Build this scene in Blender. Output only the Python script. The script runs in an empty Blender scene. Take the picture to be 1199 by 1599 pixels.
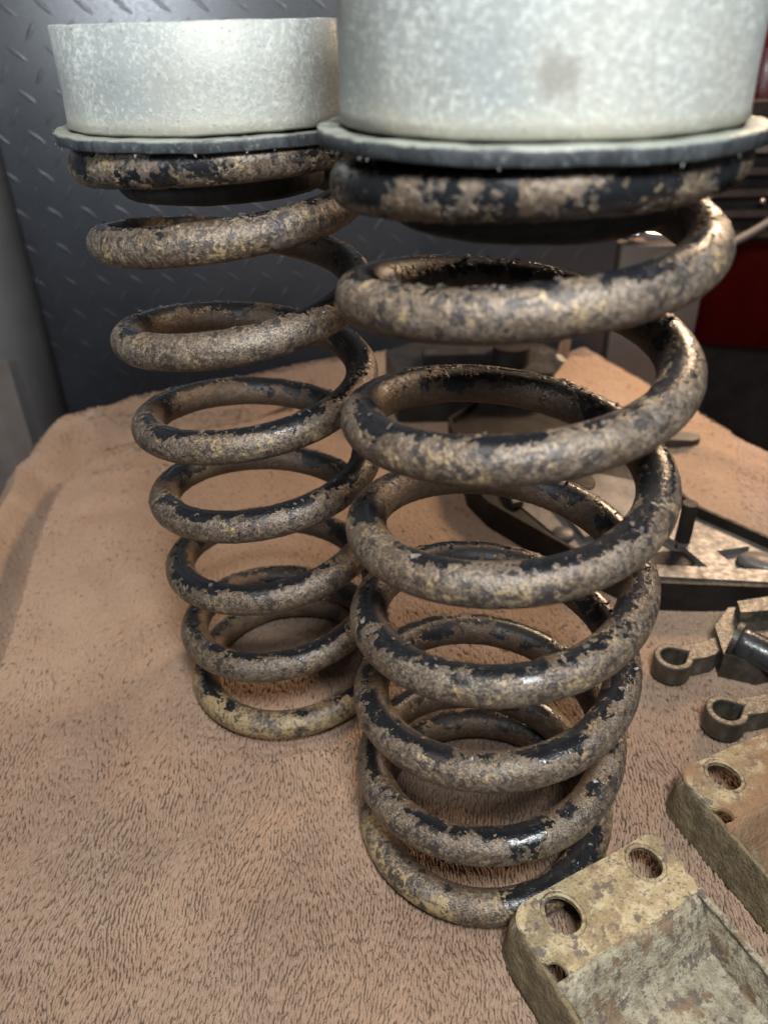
import bpy, bmesh, math, random
import numpy as np
from mathutils import Vector, Matrix
random.seed(4)
scene = bpy.context.scene
C = scene.collection
PI = math.pi

# ------------------------------------------------------------ camera
pitch, roll, cam_h = 0.565, -0.024, 0.3135
fw = Vector((0, math.cos(pitch), -math.sin(pitch)))
up0 = Vector((0, math.sin(pitch), math.cos(pitch)))
rt0 = Vector((1, 0, 0))
rt = rt0 * math.cos(roll) + up0 * math.sin(roll)
up = up0 * math.cos(roll) - rt0 * math.sin(roll)
cd = bpy.data.cameras.new("camera")
cam = bpy.data.objects.new("camera", cd)
C.objects.link(cam)
cam.matrix_world = Matrix(((rt.x, up.x, -fw.x, 0), (rt.y, up.y, -fw.y, 0), (rt.z, up.z, -fw.z, cam_h), (0, 0, 0, 1)))
cd.sensor_fit = 'VERTICAL'
cd.sensor_height = 24
cd.lens = 1194.2 / 1599 * 24
cd.clip_start = 0.01
cd.clip_end = 50
cd.dof.use_dof = True
cd.dof.focus_distance = 0.315
cd.dof.aperture_fstop = 6.5
scene.camera = cam

# ------------------------------------------------------------ light
scene.view_settings.view_transform = 'Standard'
scene.view_settings.look = 'None'
scene.view_settings.exposure = 0.12
scene.view_settings.gamma = 1
w = bpy.data.worlds.new("World")
scene.world = w
w.use_nodes = True
w.node_tree.nodes["Background"].inputs[0].default_value = (0.62, 0.66, 0.72, 1)
w.node_tree.nodes["Background"].inputs[1].default_value = 0.10


def area(name, loc, target, size, power, col, spread=180):
    l = bpy.data.lights.new(name, 'AREA')
    l.shape = 'DISK'
    l.size = size
    l.energy = power
    l.color = col
    l.spread = math.radians(spread)
    o = bpy.data.objects.new(name, l)
    C.objects.link(o)
    o.location = loc
    d = Vector(target) - Vector(loc)
    o.rotation_euler = d.to_track_quat('-Z', 'Y').to_euler()
    return o


area("work_light", (0.05, -0.07, 0.56), (-0.02, 0.32, 0.12), 0.12, 4.6, (0.96, 0.98, 0.98))
area("garage_lamp", (0.55, 0.95, 0.50), (0.27, 0.64, 0.0), 0.22, 3.3, (1.0, 0.70, 0.45), 100)
area("side_lamp", (-0.46, -0.06, 0.385), (-0.18, 0.80, 0.33), 0.12, 0.8, (0.84, 0.92, 1.0), 70)
area("overhead_fill", (-0.35, 0.15, 1.5), (-0.1, 0.35, 0.0), 0.7, 7.5, (1.0, 0.86, 0.72))  # unseen warm fill from above, added to even out the lighting


# ------------------------------------------------------------ node helper
class N:
    def __init__(s, name):
        s.m = bpy.data.materials.new(name)
        s.m.use_nodes = True
        s.t = s.m.node_tree
        s.t.nodes.clear()
        s.out = s.t.nodes.new('ShaderNodeOutputMaterial')
        s.b = s.t.nodes.new('ShaderNodeBsdfPrincipled')
        s.t.links.new(s.b.outputs[0], s.out.inputs[0])
        s.tc = s.t.nodes.new('ShaderNodeTexCoord').outputs['Object']

    def new(s, typ, ins=(), **kw):
        n = s.t.nodes.new(typ)
        for k, v in kw.items():
            setattr(n, k, v)
        for k, v in (ins.items() if isinstance(ins, dict) else enumerate(ins)):
            if v is None:
                continue
            if isinstance(v, bpy.types.NodeSocket):
                s.t.links.new(v, n.inputs[k])
            else:
                n.inputs[k].default_value = v
        return n

    def noise(s, scale, detail=4, rough=.55, vec=None, dist=0, off=0):
        v = vec if vec is not None else s.tc
        if off:
            v = s.new('ShaderNodeVectorMath', [v, (off, off * 1.7, off * .6)], operation='ADD').outputs[0]
        return s.new('ShaderNodeTexNoise', {'Vector': v, 'Scale': scale, 'Detail': detail, 'Roughness': rough, 'Distortion': dist}).outputs['Fac']

    def vor(s, scale, vec=None, feature='F1', out='Distance', rnd=1):
        return s.new('ShaderNodeTexVoronoi', {'Vector': vec if vec is not None else s.tc, 'Scale': scale, 'Randomness': rnd}, feature=feature).outputs[out]

    def mp(s, v, a, b, c=0., d=1., smooth=True):
        return s.new('ShaderNodeMapRange', {0: v, 1: a, 2: b, 3: c, 4: d}, interpolation_type='SMOOTHSTEP' if smooth else 'LINEAR', clamp=True).outputs[0]

    def ma(s, op, a, b=None, c=None):
        return s.new('ShaderNodeMath', [a, b, c], operation=op).outputs[0]

    def mix(s, f, a, b, typ='MIX'):
        n = s.t.nodes.new('ShaderNodeMix')
        n.data_type = 'RGBA'
        n.blend_type = typ
        for i, v in ((0, f), (6, a), (7, b)):
            if isinstance(v, bpy.types.NodeSocket):
                s.t.links.new(v, n.inputs[i])
            else:
                n.inputs[i].default_value = v if i == 0 else (*v, 1)
        return n.outputs[2]

    def attr(s, name):
        return s.new('ShaderNodeAttribute', attribute_name=name).outputs['Fac']

    def mapv(s, scale, vec=None, rot=(0, 0, 0)):
        return s.new('ShaderNodeMapping', {'Vector': vec if vec is not None else s.tc, 'Scale': scale, 'Rotation': rot}).outputs[0]

    def set(s, **k):
        for a, v in k.items():
            sock = s.b.inputs[{'col': 'Base Color', 'rough': 'Roughness', 'metal': 'Metallic', 'spec': 'Specular IOR Level', 'coat': 'Coat Weight', 'sheen': 'Sheen Weight'}[a]]
            if isinstance(v, bpy.types.NodeSocket):
                s.t.links.new(v, sock)
            else:
                sock.default_value = (*v, 1) if isinstance(v, tuple) else v
        return s

    def bump(s, h, dist, strength=1.0):
        n = s.new('ShaderNodeBump', {'Height': h, 'Distance': dist, 'Strength': strength})
        s.t.links.new(n.outputs[0], s.b.inputs['Normal'])

    def disp(s, h, scale, mid=0.0):
        n = s.new('ShaderNodeDisplacement', {'Height': h, 'Midlevel': mid, 'Scale': scale})
        s.t.links.new(n.outputs[0], s.out.inputs['Displacement'])
        s.m.displacement_method = 'BOTH'


# ------------------------------------------------------------ materials
def spring_material(name, seed, ochre_amt, black_amt):
    n = N(name)
    upv, outv, ln, zz = n.attr('upv'), n.attr('outv'), n.attr('len'), n.attr('hgt')
    tc = n.new('ShaderNodeVectorMath', [n.tc, (seed, seed * .7, seed * 1.3)], operation='ADD').outputs[0]
    warp = n.new('ShaderNodeVectorMath', [n.new('ShaderNodeTexNoise', {'Vector': tc, 'Scale': 260., 'Detail': 3}).outputs['Color'], (.5, .5, .5)], operation='SUBTRACT').outputs[0]
    wv = n.new('ShaderNodeVectorMath', {0: warp, 'Scale': .006}, operation='SCALE').outputs[0]
    v = n.new('ShaderNodeVectorMath', [tc, wv], operation='ADD').outputs[0]
    big = n.noise(28, 3, .5, v)
    mid = n.noise(110, 5, .62, v)
    fine = n.noise(420, 4, .6, tc)
    vfine = n.noise(1500, 3, .6, tc)
    # black paint survives mostly on the upper side of the wire, broken by patches
    t = n.ma('MULTIPLY', n.mp(n.ma('SUBTRACT', upv, n.ma('MULTIPLY', outv, .48)), .15, 1.0, -.58, .72, False), 0.42)
    t = n.ma('ADD', t, n.ma('MULTIPLY', n.ma('SUBTRACT', mid, .5), 1.15))
    t = n.ma('ADD', t, n.ma('MULTIPLY', n.ma('SUBTRACT', big, .5), 1.9))
    t = n.ma('ADD', t, n.ma('MULTIPLY', n.ma('SUBTRACT', fine, .5), .72))
    t = n.ma('ADD', t, n.mp(outv, .25, .9, 0, -.06))
    t = n.ma('SUBTRACT', t, n.mp(outv, -.25, -.70, 0, .24))
    isl = n.noise(52, 5, .66, v, off=17.)
    t = n.ma('ADD', t, n.ma('MULTIPLY', n.mp(isl, .50, .64), .24))
    t = n.ma('ADD', t, black_amt)
    t = n.ma('SUBTRACT', t, n.mp(zz, .030, .008, 0, .22))
    t = n.ma('ADD', t, n.mp(zz, .262, .274, 0, .34))
    paint = n.mp(t, .09, .15)
    # small black freckles where the paint has mostly gone
    speck = n.mp(n.ma('ADD', n.noise(330, 4, .7, v, off=3.1), n.ma('MULTIPLY', n.ma('SUBTRACT', mid, .5), .8)), .535, .60)
    speck2 = n.mp(n.noise(700, 3, .6, tc, off=9.), .56, .64, 0, .9)
    # rust
    rust = n.mix(n.mp(mid, .35, .68), (.095, .068, .047), (.205, .155, .112))
    rust = n.mix(n.mp(n.noise(60, 4, .6, v, off=5.), .42, .62), rust, (.158, .128, .100))
    rust = n.mix(n.mp(fine, .42, .7, 0, .75), rust, (.30, .235, .165))
    rust = n.mix(n.mp(vfine, .53, .38, 0, .8), rust, (.035, .026, .021))
    bl = n.mp(n.noise(150, 3, .6, v, off=7.7), .60, .74, 0, .35)
    rust = n.mix(bl, rust, (.125, .135, .175))
    oc = n.ma('ADD', n.noise(75, 5, .68, v, off=2.2), n.ma('MULTIPLY', n.ma('SUBTRACT', n.noise(700, 2, .5, tc, off=6.), .5), .35))
    oc = n.ma('ADD', oc, n.mp(zz, .034, .006, 0, .04 + ochre_amt * 5))
    oc = n.ma('ADD', oc, n.ma('MULTIPLY', outv, .035))
    och = n.mp(oc, .62 - ochre_amt, .74 - ochre_amt, 0, .75)
    rust = n.mix(och, rust, (.36, .265, .130))
    rust = n.mix(n.ma('MULTIPLY', speck, .85), rust, (.030, .027, .028))
    rust = n.mix(n.ma('MULTIPLY', speck2, .8), rust, (.035, .030, .028))
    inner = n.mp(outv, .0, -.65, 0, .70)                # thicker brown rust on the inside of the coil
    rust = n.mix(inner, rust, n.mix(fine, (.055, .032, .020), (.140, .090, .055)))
    pcol = n.mix(n.mp(fine, .55, .8), (.009, .010, .012), (.035, .033, .032))
    # tan dirt caught along paint edges
    edge = n.ma('MULTIPLY', n.mp(t, .06, .11), n.mp(t, .16, .115))
    edge = n.ma('MULTIPLY', edge, n.mp(n.noise(130, 3, .6, v, off=11.), .50, .62, 0, .8))
    col = n.mix(paint, rust, pcol)
    col = n.mix(edge, col, (.42, .33, .20))
    rr = n.mix(paint, n.mix(n.mp(fine, .3, .7), (.30,) * 3, (.58,) * 3), n.mix(n.mp(mid, .4, .65), (.13,) * 3, (.30,) * 3))
    rr = n.mix(n.mp(outv, .1, -.4, 0, .8), rr, (.52,) * 3)
    n.set(col=col, rough=rr, spec=.58, metal=n.mix(n.ma('MAXIMUM', paint, och), (.28,) * 3, (0,) * 3))
    h = n.ma('MULTIPLY', n.ma('SUBTRACT', mid, .5), .75)
    h = n.ma('ADD', h, n.ma('MULTIPLY', n.ma('SUBTRACT', fine, .5), .85))
    h = n.ma('ADD', h, n.ma('MULTIPLY', n.ma('SUBTRACT', vfine, .5), .46))
    keep = n.ma('SUBTRACT', 1.0, n.ma('MULTIPLY', paint, .62))
    h = n.ma('MULTIPLY', h, keep)
    h = n.ma('ADD', h, n.ma('MULTIPLY', paint, .42))
    h = n.ma('ADD', h, n.ma('MULTIPLY', edge, .45))
    h = n.ma('ADD', h, n.ma('MULTIPLY', n.ma('MULTIPLY', n.mp(n.noise(240, 3, .6, v, off=4.), .60, .72), paint), .5))
    n.disp(h, .00062, 0)
    return n.m


def cup_material(stain=None):
    n = N("galvanised_zinc")
    warp = n.new('ShaderNodeTexNoise', {'Vector': n.tc, 'Scale': 180., 'Detail': 4}).outputs['Color']
    wv = n.new('ShaderNodeVectorMath', {0: warp, 'Scale': .003}, operation='SCALE').outputs[0]
    v = n.new('ShaderNodeVectorMath', [n.tc, wv], operation='ADD').outputs[0]
    big = n.noise(22, 3, .5, v)
    a = n.noise(480, 6, .75, v)
    b = n.noise(900, 3, .6, v, off=3.)
    bloom = n.ma('ADD', a, n.ma('MULTIPLY', n.ma('SUBTRACT', b, .5), .55))
    bloom = n.ma('ADD', bloom, n.ma('MULTIPLY', n.ma('SUBTRACT', big, .5), .25))
    fl = n.mp(bloom, .44, .72)
    col = n.mix(n.mp(big, .35, .65), (.215, .242, .242), (.285, .308, .300))
    col = n.mix(n.mp(n.noise(60, 4, .6, v, off=8.), .45, .7, 0, .6), col, (.22, .24, .235))
    col = n.mix(n.ma('MULTIPLY', fl, .9), col, (.41, .445, .42))
    zz = n.attr('hgt')
    grime = n.ma('MULTIPLY', n.mp(n.ma('ADD', zz, n.ma('MULTIPLY', n.noise(90, 3), .010)), .013, .0035), .8)
    col = n.mix(grime, col, (.30, .29, .22))
    st = n.mp(n.noise(36, 3, .6, v, off=14.), .64, .74, 0, .55)
    col = n.mix(st, col, (.22, .20, .18))
    col = n.mix(n.mp(n.noise(9, 4, .6, v, off=23.), .50, .64, 0, .35), col, (.36, .34, .28))
    col = n.mix(n.mp(n.noise(700, 3, .6, n.tc, off=29.), .62, .70, 0, .6), col, (.13, .13, .12))
    if stain:
        d = n.new('ShaderNodeVectorMath', [n.tc, stain], operation='DISTANCE').outputs['Value']
        d = n.ma('ADD', d, n.ma('MULTIPLY', n.ma('SUBTRACT', n.noise(260, 4, .65), .5), .010))
        col = n.mix(n.mp(d, .0075, .0010, 0, .55), col, (.13, .115, .095))
    n.set(col=col, rough=n.mix(fl, (.50,) * 3, (.75,) * 3), metal=n.mix(fl, (.15,) * 3, (.0,) * 3), spec=.45)
    n.bump(n.ma('ADD', n.ma('MULTIPLY', fl, .3), n.ma('MULTIPLY', b, .6)), .00022, .8)
    return n.m


def simple(name, c1, c2, scale, rough, metal=0.0, bump=.0004, c3=None, th=(.52, .66), s3=None, detail=5, spec=.5, fscale=None):
    n = N(name)
    a = n.noise(scale, detail, .62)
    f = n.noise(fscale or scale * 5, 3, .6, off=2.)
    col = n.mix(n.mp(a, .35, .65), c1, c2)
    r = rough
    if c3:
        m = n.mp(n.ma('ADD', n.noise(s3 or scale * .6, 6, .65, off=5.), n.ma('MULTIPLY', n.ma('SUBTRACT', f, .5), .25)), *th)
        col = n.mix(m, col, c3)
    n.set(col=col, rough=n.mp(f, .3, .7, max(0, r - .08), min(1, r + .1)), metal=metal, spec=spec)
    n.bump(n.ma('ADD', a, n.ma('MULTIPLY', f, .6)), bump, .8)
    return n.m


def towel_material():
    n = N("brown_terry")
    # pile runs roughly away from the viewer, wandering; creases are the zero lines of a stretched noise
    wob = n.new('ShaderNodeVectorMath', [n.new('ShaderNodeTexNoise', {'Vector': n.tc, 'Scale': 22., 'Detail': 2}).outputs['Color'], (.5, .5, .5)], operation='SUBTRACT').outputs[0]
    wob2 = n.new('ShaderNodeVectorMath', [n.new('ShaderNodeTexNoise', {'Vector': n.tc, 'Scale': 130., 'Detail': 2}).outputs['Color'], (.5, .5, .5)], operation='SUBTRACT').outputs[0]
    v = n.new('ShaderNodeVectorMath', [n.tc, n.new('ShaderNodeVectorMath', {0: wob, 'Scale': .022}, operation='SCALE').outputs[0]], operation='ADD').outputs[0]
    v = n.new('ShaderNodeVectorMath', [v, n.new('ShaderNodeVectorMath', {0: wob2, 'Scale': .0026}, operation='SCALE').outputs[0]], operation='ADD').outputs[0]
    vs = n.mapv((1.0, .24, .0), v, (0, 0, .10))
    a = n.noise(470, 1.0, .35, vs)
    ridge = n.ma('POWER', n.ma('MINIMUM', n.ma('MULTIPLY', n.ma('ABSOLUTE', n.ma('SUBTRACT', a, .5)), 5.5), 1.0), .7)
    vs2 = n.mapv((1.0, .45, .0), v, (0, 0, -.15))
    b = n.noise(620, 1.5, .5, vs2, off=3.)
    ridge2 = n.ma('POWER', n.ma('MINIMUM', n.ma('MULTIPLY', n.ma('ABSOLUTE', n.ma('SUBTRACT', b, .5)), 8.), 1.0), .6)
    fuzz = n.noise(2600, 2, .6)
    lie = n.mp(n.noise(14, 4, .6, off=4.), .30, .70)
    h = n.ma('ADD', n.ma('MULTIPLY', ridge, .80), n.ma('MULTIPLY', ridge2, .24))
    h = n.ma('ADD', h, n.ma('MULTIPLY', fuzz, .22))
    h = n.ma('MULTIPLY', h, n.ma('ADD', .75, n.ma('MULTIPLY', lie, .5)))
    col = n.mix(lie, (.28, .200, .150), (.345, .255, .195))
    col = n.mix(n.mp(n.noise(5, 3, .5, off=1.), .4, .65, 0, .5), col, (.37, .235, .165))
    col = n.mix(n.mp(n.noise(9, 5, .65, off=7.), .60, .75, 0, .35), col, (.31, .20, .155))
    col = n.mix(n.mp(h, .62, .18, 0, .9), col, (.095, .055, .038))  # shade down in the creases is painted into the base colour
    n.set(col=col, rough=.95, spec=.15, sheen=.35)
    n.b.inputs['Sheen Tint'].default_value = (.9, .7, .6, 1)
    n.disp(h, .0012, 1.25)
    return n.m


def pile_material():
    n = N("terry_loops")
    lie = n.noise(14, 4, .6, off=4.)
    f = n.noise(1500, 2, .6)
    g = n.noise(300, 3, .6, off=2.)
    col = n.mix(n.mp(lie, .3, .7), (.250, .174, .124), (.330, .240, .176))
    col = n.mix(n.mp(n.noise(5, 3, .5, off=1.), .4, .65, 0, .5), col, (.285, .186, .126))
    col = n.mix(n.mp(n.noise(9, 5, .65, off=7.), .60, .75, 0, .45), col, (.185, .125, .098))
    col = n.mix(n.mp(g, .35, .7, 0, .35), col, (.36, .275, .215))
    col = n.mix(n.mp(n.attr('root'), .66, .05, 0, .58), col, (.120, .075, .050))  # shade between loops painted as a darker colour at their feet
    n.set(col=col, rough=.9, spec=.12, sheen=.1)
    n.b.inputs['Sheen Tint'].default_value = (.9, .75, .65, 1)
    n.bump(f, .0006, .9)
    return n.m


def rubber_material():
    n = N("dusty_rubber")
    v = n.mapv((1, 1, .25))
    a = n.noise(160, 5, .65, v); b = n.noise(600, 3, .6)
    col = n.mix(n.mp(a, .35, .65), (.020, .024, .028), (.052, .060, .066))
    col = n.mix(n.mp(b, .58, .72, 0, .5), col, (.17, .185, .18))
    z = n.attr('hgt')
    zz = n.ma('ADD', z, n.ma('MULTIPLY', n.ma('SUBTRACT', n.noise(140, 5, .7), .5), .0022))
    col = n.mix(n.mp(zz, -.0009, -.0002, 0, .8), col, (.22, .235, .20))
    col = n.mix(n.mp(n.noise(70, 5, .7, off=4.), .60, .72, 0, .6), col, (.24, .23, .17))
    n.set(col=col, rough=n.mp(b, .3, .7, .42, .65), spec=.45)
    n.bump(n.ma('ADD', a, n.ma('MULTIPLY', b, .5)), .0006, .8)
    return n.m


M = {}
M['spring_near'] = spring_material("rusty_spring_near", 0.0, .016, -.018)
M['spring_far'] = spring_material("rusty_spring_far", 1.37, .03, -.055)
M['cup'] = cup_material()
M['cup_stained'] = cup_material((-.0055, -.0530, .0125))
M['rubber'] = rubber_material()
M['black_rust'] = simple("black_rusty_cup", (.010, .009, .008), (.030, .024, .020), 160, .55, 0, .0005, (.06, .035, .022), (.56, .70))
M['wedge'] = simple("brown_isolator", (.07, .05, .038), (.16, .12, .095), 130, .7, 0, .0004)
M['olive'] = None


def bracket_material():
    n = N("dirty_tan_bracket")
    oi = n.new('ShaderNodeObjectInfo').outputs['Random']
    tint = n.attr('zone')                 # 1 = inside the pocket, old grey paint
    a = n.noise(70, 6, .66)
    b = n.noise(240, 5, .65, off=3.)
    c = n.noise(900, 3, .6, off=6.)
    col = n.mix(n.mp(a, .38, .62), (.30, .235, .13), (.42, .345, .205))
    col = n.mix(n.mp(b, .50, .60, 0, .9), col, (.47, .405, .27))
    col = n.mix(n.mp(n.noise(60, 6, .7, off=9.), .50, .58, 0, .8), col, (.22, .165, .10))
    grey = n.mix(n.mp(b, .4, .6), (.245, .215, .150), (.35, .325, .24))
    grey = n.mix(n.mp(n.noise(55, 6, .68, off=12.), .52, .57, 0, 1), grey, (.19, .135, .085))
    grey = n.mix(n.mp(n.noise(80, 5, .65, off=15.), .60, .66, 0, .8), grey, (.46, .43, .32))
    col = n.mix(tint, col, grey)
    col = n.mix(n.mp(n.noise(150, 6, .72, off=21.), .555, .60, 0, .9), col, (.12, .10, .085))
    col = n.mix(n.mp(c, .56, .66, 0, .75), col, (.12, .095, .07))
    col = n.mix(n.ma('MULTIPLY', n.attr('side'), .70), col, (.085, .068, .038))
    rusty = n.mp(n.noise(30, 5, .6, off=31.), .40, .56, 0, .85)
    col = n.mix(n.ma('MULTIPLY', n.ma('MULTIPLY', n.attr('rusty'), n.ma('SUBTRACT', 1.0, n.attr('side'))), rusty), col, (.22, .125, .068))
    n.set(col=col, rough=n.mp(c, .3, .7, .55, .8), spec=.35)
    n.bump(n.ma('ADD', n.ma('ADD', a, n.ma('MULTIPLY', b, .9)), n.ma('MULTIPLY', c, .4)), .0020, .9)
    return n.m


M['bracket'] = bracket_material()
M['steel'] = simple("worn_black_steel", (.008, .007, .007), (.020, .018, .017), 60, .45, .1, .0006, (.05, .045, .042), (.60, .72), spec=.6)
M['silver'] = simple("greasy_bare_steel", (.075, .070, .068), (.150, .140, .134), 45, .48, .3, .0005, (.07, .055, .045), (.60, .74))
M['dark'] = simple("greasy_dark_steel", (.007, .005, .004), (.016, .013, .011), 50, .62, .0, .0005, spec=.25)
M['eye'] = simple("olive_cast_metal", (.032, .028, .021), (.068, .060, .047), 110, .45, .2, .0005, (.13, .11, .085), (.58, .72))
M['eye_dark'] = simple("dark_hole_metal", (.010, .009, .008), (.02, .018, .014), 90, .6, .1, .0002)
M['rubber_black'] = simple("black_bushing", (.012, .013, .015), (.03, .032, .036), 90, .28, 0, .0003)
M['plate'] = simple("black_powder_coat", (.018, .020, .025), (.025, .028, .034), 12, .33, .0, .000015, fscale=600, spec=.6)
M['lug'] = simple("worn_tread_lug", (.019, .021, .026), (.028, .031, .037), 90, .36, .0, .00003, spec=.6)
M['post'] = simple("grey_enamel", (.15, .15, .155), (.19, .19, .195), 6, .32, .0, .0001, spec=.6)
M['pale'] = simple("pale_dusty_metal", (.16, .145, .135), (.23, .21, .20), 9, .40, .2, .0002)
M['chrome'] = simple("dull_chrome", (.55, .50, .48), (.70, .64, .60), 8, .16, .9, .0001)
M['box'] = simple("dim_dusty_box", (.085, .075, .070), (.13, .118, .11), 9, .45, .1, .0002)
M['red'] = simple("red_paint", (.085, .004, .004), (.12, .006, .006), 8, .24, 0, .0001, spec=.6)
M['grille'] = simple("black_plastic_slats", (.020, .016, .015), (.034, .028, .026), 30, .35, 0, .0002)
M['slat'] = simple("slat_edge_plastic", (.045, .036, .032), (.07, .055, .050), 30, .30, 0, .0002)
M['floor'] = simple("dark_brown_concrete", (.035, .022, .013), (.065, .042, .026), 3, .75, 0, .002)  # concrete in dark brown tones
M['bench'] = simple("dark_bench_board", (.03, .02, .014), (.05, .034, .024), 6, .6, 0, .0008)
M['flake'] = simple("peeling_paint", (.05, .045, .042), (.16, .14, .125), 300, .32, 0, .0002, spec=.6)
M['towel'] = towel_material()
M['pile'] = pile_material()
M['far'] = simple("dark_garage_wall", (.02, .016, .014), (.035, .028, .024), 2, .8)  # far wall in a very dark brown


# ------------------------------------------------------------ object helpers
def tag(o, label=None, cat=None, group=None, kind=None):
    if label: o['label'] = label
    if cat: o['category'] = cat
    if group: o['group'] = group
    if kind: o['kind'] = kind
    return o


def empty(name, loc=(0, 0, 0), rz=0, **k):
    o = bpy.data.objects.new(name, None)
    o.empty_display_size = .02
    C.objects.link(o)
    o.location = loc
    o.rotation_euler = (0, 0, rz)
    return tag(o, **k)


def link(name, me, mat, parent=None):
    o = bpy.data.objects.new(name, me)
    C.objects.link(o)
    if parent: o.parent = parent
    if mat and not me.materials: me.materials.append(mat)
    return o


def np_mesh(name, V, Q, attrs=None, smooth=True):
    me = bpy.data.meshes.new(name)
    V = np.asarray(V, dtype=np.float32)
    Q = np.asarray(Q, dtype=np.int32)
    k = Q.shape[1]
    me.vertices.add(len(V))
    me.vertices.foreach_set('co', V.ravel())
    me.loops.add(Q.size)
    me.loops.foreach_set('vertex_index', Q.ravel())
    me.polygons.add(len(Q))
    me.polygons.foreach_set('loop_start', np.arange(0, Q.size, k, dtype=np.int32))
    me.polygons.foreach_set('loop_total', np.full(len(Q), k, dtype=np.int32))
    me.polygons.foreach_set('use_smooth', np.full(len(Q), smooth))
    me.update(calc_edges=True)
    for a, val in (attrs or {}).items():
        at = me.attributes.new(a, 'FLOAT', 'POINT')
        at.data.foreach_set('value', np.asarray(val, dtype=np.float32))
    return me


def bm_mesh(name, bm, smooth=False, bevel=0, seg=2):
    if bevel:
        es = [e for e in bm.edges if len(e.link_faces) == 2 and e.calc_face_angle(0) > .5]
        bmesh.ops.bevel(bm, geom=es, offset=bevel, segments=seg, affect='EDGES', profile=.5, clamp_overlap=True)
    bmesh.ops.recalc_face_normals(bm, faces=bm.faces)
    me = bpy.data.meshes.new(name)
    bm.to_mesh(me)
    bm.free()
    if smooth:
        for p in me.polygons: p.use_smooth = True
    return me


def lathe(prof, seg=96, wob=0, close=False, seed=0):
    """prof: list of (r, z); rings of quads"""
    rng = np.random.RandomState(seed)
    P = np.array(prof)
    a = np.linspace(0, 2 * PI, seg, endpoint=False)
    V = []
    ph = rng.rand(4) * 6
    wr = wob * (np.sin(3 * a + ph[0]) + .6 * np.sin(7 * a + ph[1]) + .4 * np.sin(17 * a + ph[2]))
    wz = wob * .5 * (np.sin(2 * a + ph[3]) + .7 * np.sin(9 * a + ph[1]) + .5 * np.sin(23 * a + ph[0]))
    for r, z in P:
        V.append(np.stack([(r + wr) * np.cos(a), (r + wr) * np.sin(a), z + wz], -1))
    V = np.concatenate(V)
    Q = []
    m = len(P)
    for i in range(m if close else m - 1):
        i2 = (i + 1) % m
        j = np.arange(seg)
        j2 = (j + 1) % seg
        Q.append(np.stack([i * seg + j, i * seg + j2, i2 * seg + j2, i2 * seg + j], -1))
    return V, np.concatenate(Q)


def tube_path(P, r, n=12, cap=True):
    P = np.array(P, float)
    T = np.gradient(P, axis=0)
    T /= np.linalg.norm(T, axis=1)[:, None]
    ref = np.array([0, 0, 1.]) if abs(T[0][2]) < .9 else np.array([1., 0, 0])
    a = np.linspace(0, 2 * PI, n, endpoint=False)
    V = []
    for p, t in zip(P, T):
        s = np.cross(t, ref); s /= np.linalg.norm(s)
        u = np.cross(s, t)
        V.append(p + r * (np.cos(a)[:, None] * s + np.sin(a)[:, None] * u))
    V = np.concatenate(V)
    m = len(P)
    bm = bmesh.new()
    vs = [bm.verts.new(x) for x in V]
    for i in range(m - 1):
        for j in range(n):
            k = (j + 1) % n
            bm.faces.new([vs[i * n + j], vs[i * n + k], vs[(i + 1) * n + k], vs[(i + 1) * n + j]])
    if cap:
        bm.faces.new(vs[:n][::-1]); bm.faces.new(vs[-n:])
    return bm


def prism(pts, z0, z1, bm=None):
    bm = bm or bmesh.new()
    lo = [bm.verts.new((x, y, z0)) for x, y in pts]
    hi = [bm.verts.new((x, y, z1)) for x, y in pts]
    n = len(pts)
    bm.faces.new(lo[::-1]); bm.faces.new(hi)
    for i in range(n):
        j = (i + 1) % n
        bm.faces.new([lo[i], lo[j], hi[j], hi[i]])
    return bm


def box(x0, x1, y0, y1, z0, z1, bm=None):
    return prism([(x0, y0), (x1, y0), (x1, y1), (x0, y1)], z0, z1, bm)


def smooth_profile(zk, n):
    """heights at whole turns -> smooth height at turns u"""
    KN = np.arange(-1, 8.)
    uf = np.linspace(-1.5, 7.9, 1881)
    zf = np.interp(uf, KN, zk)
    k = np.hanning(121); k /= k.sum()
    zs = np.convolve(np.pad(zf, 60, mode='edge'), k, 'valid')
    return lambda u: np.interp(u, uf, zs)


# ------------------------------------------------------------ springs
R, rw = .050, .0073


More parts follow.
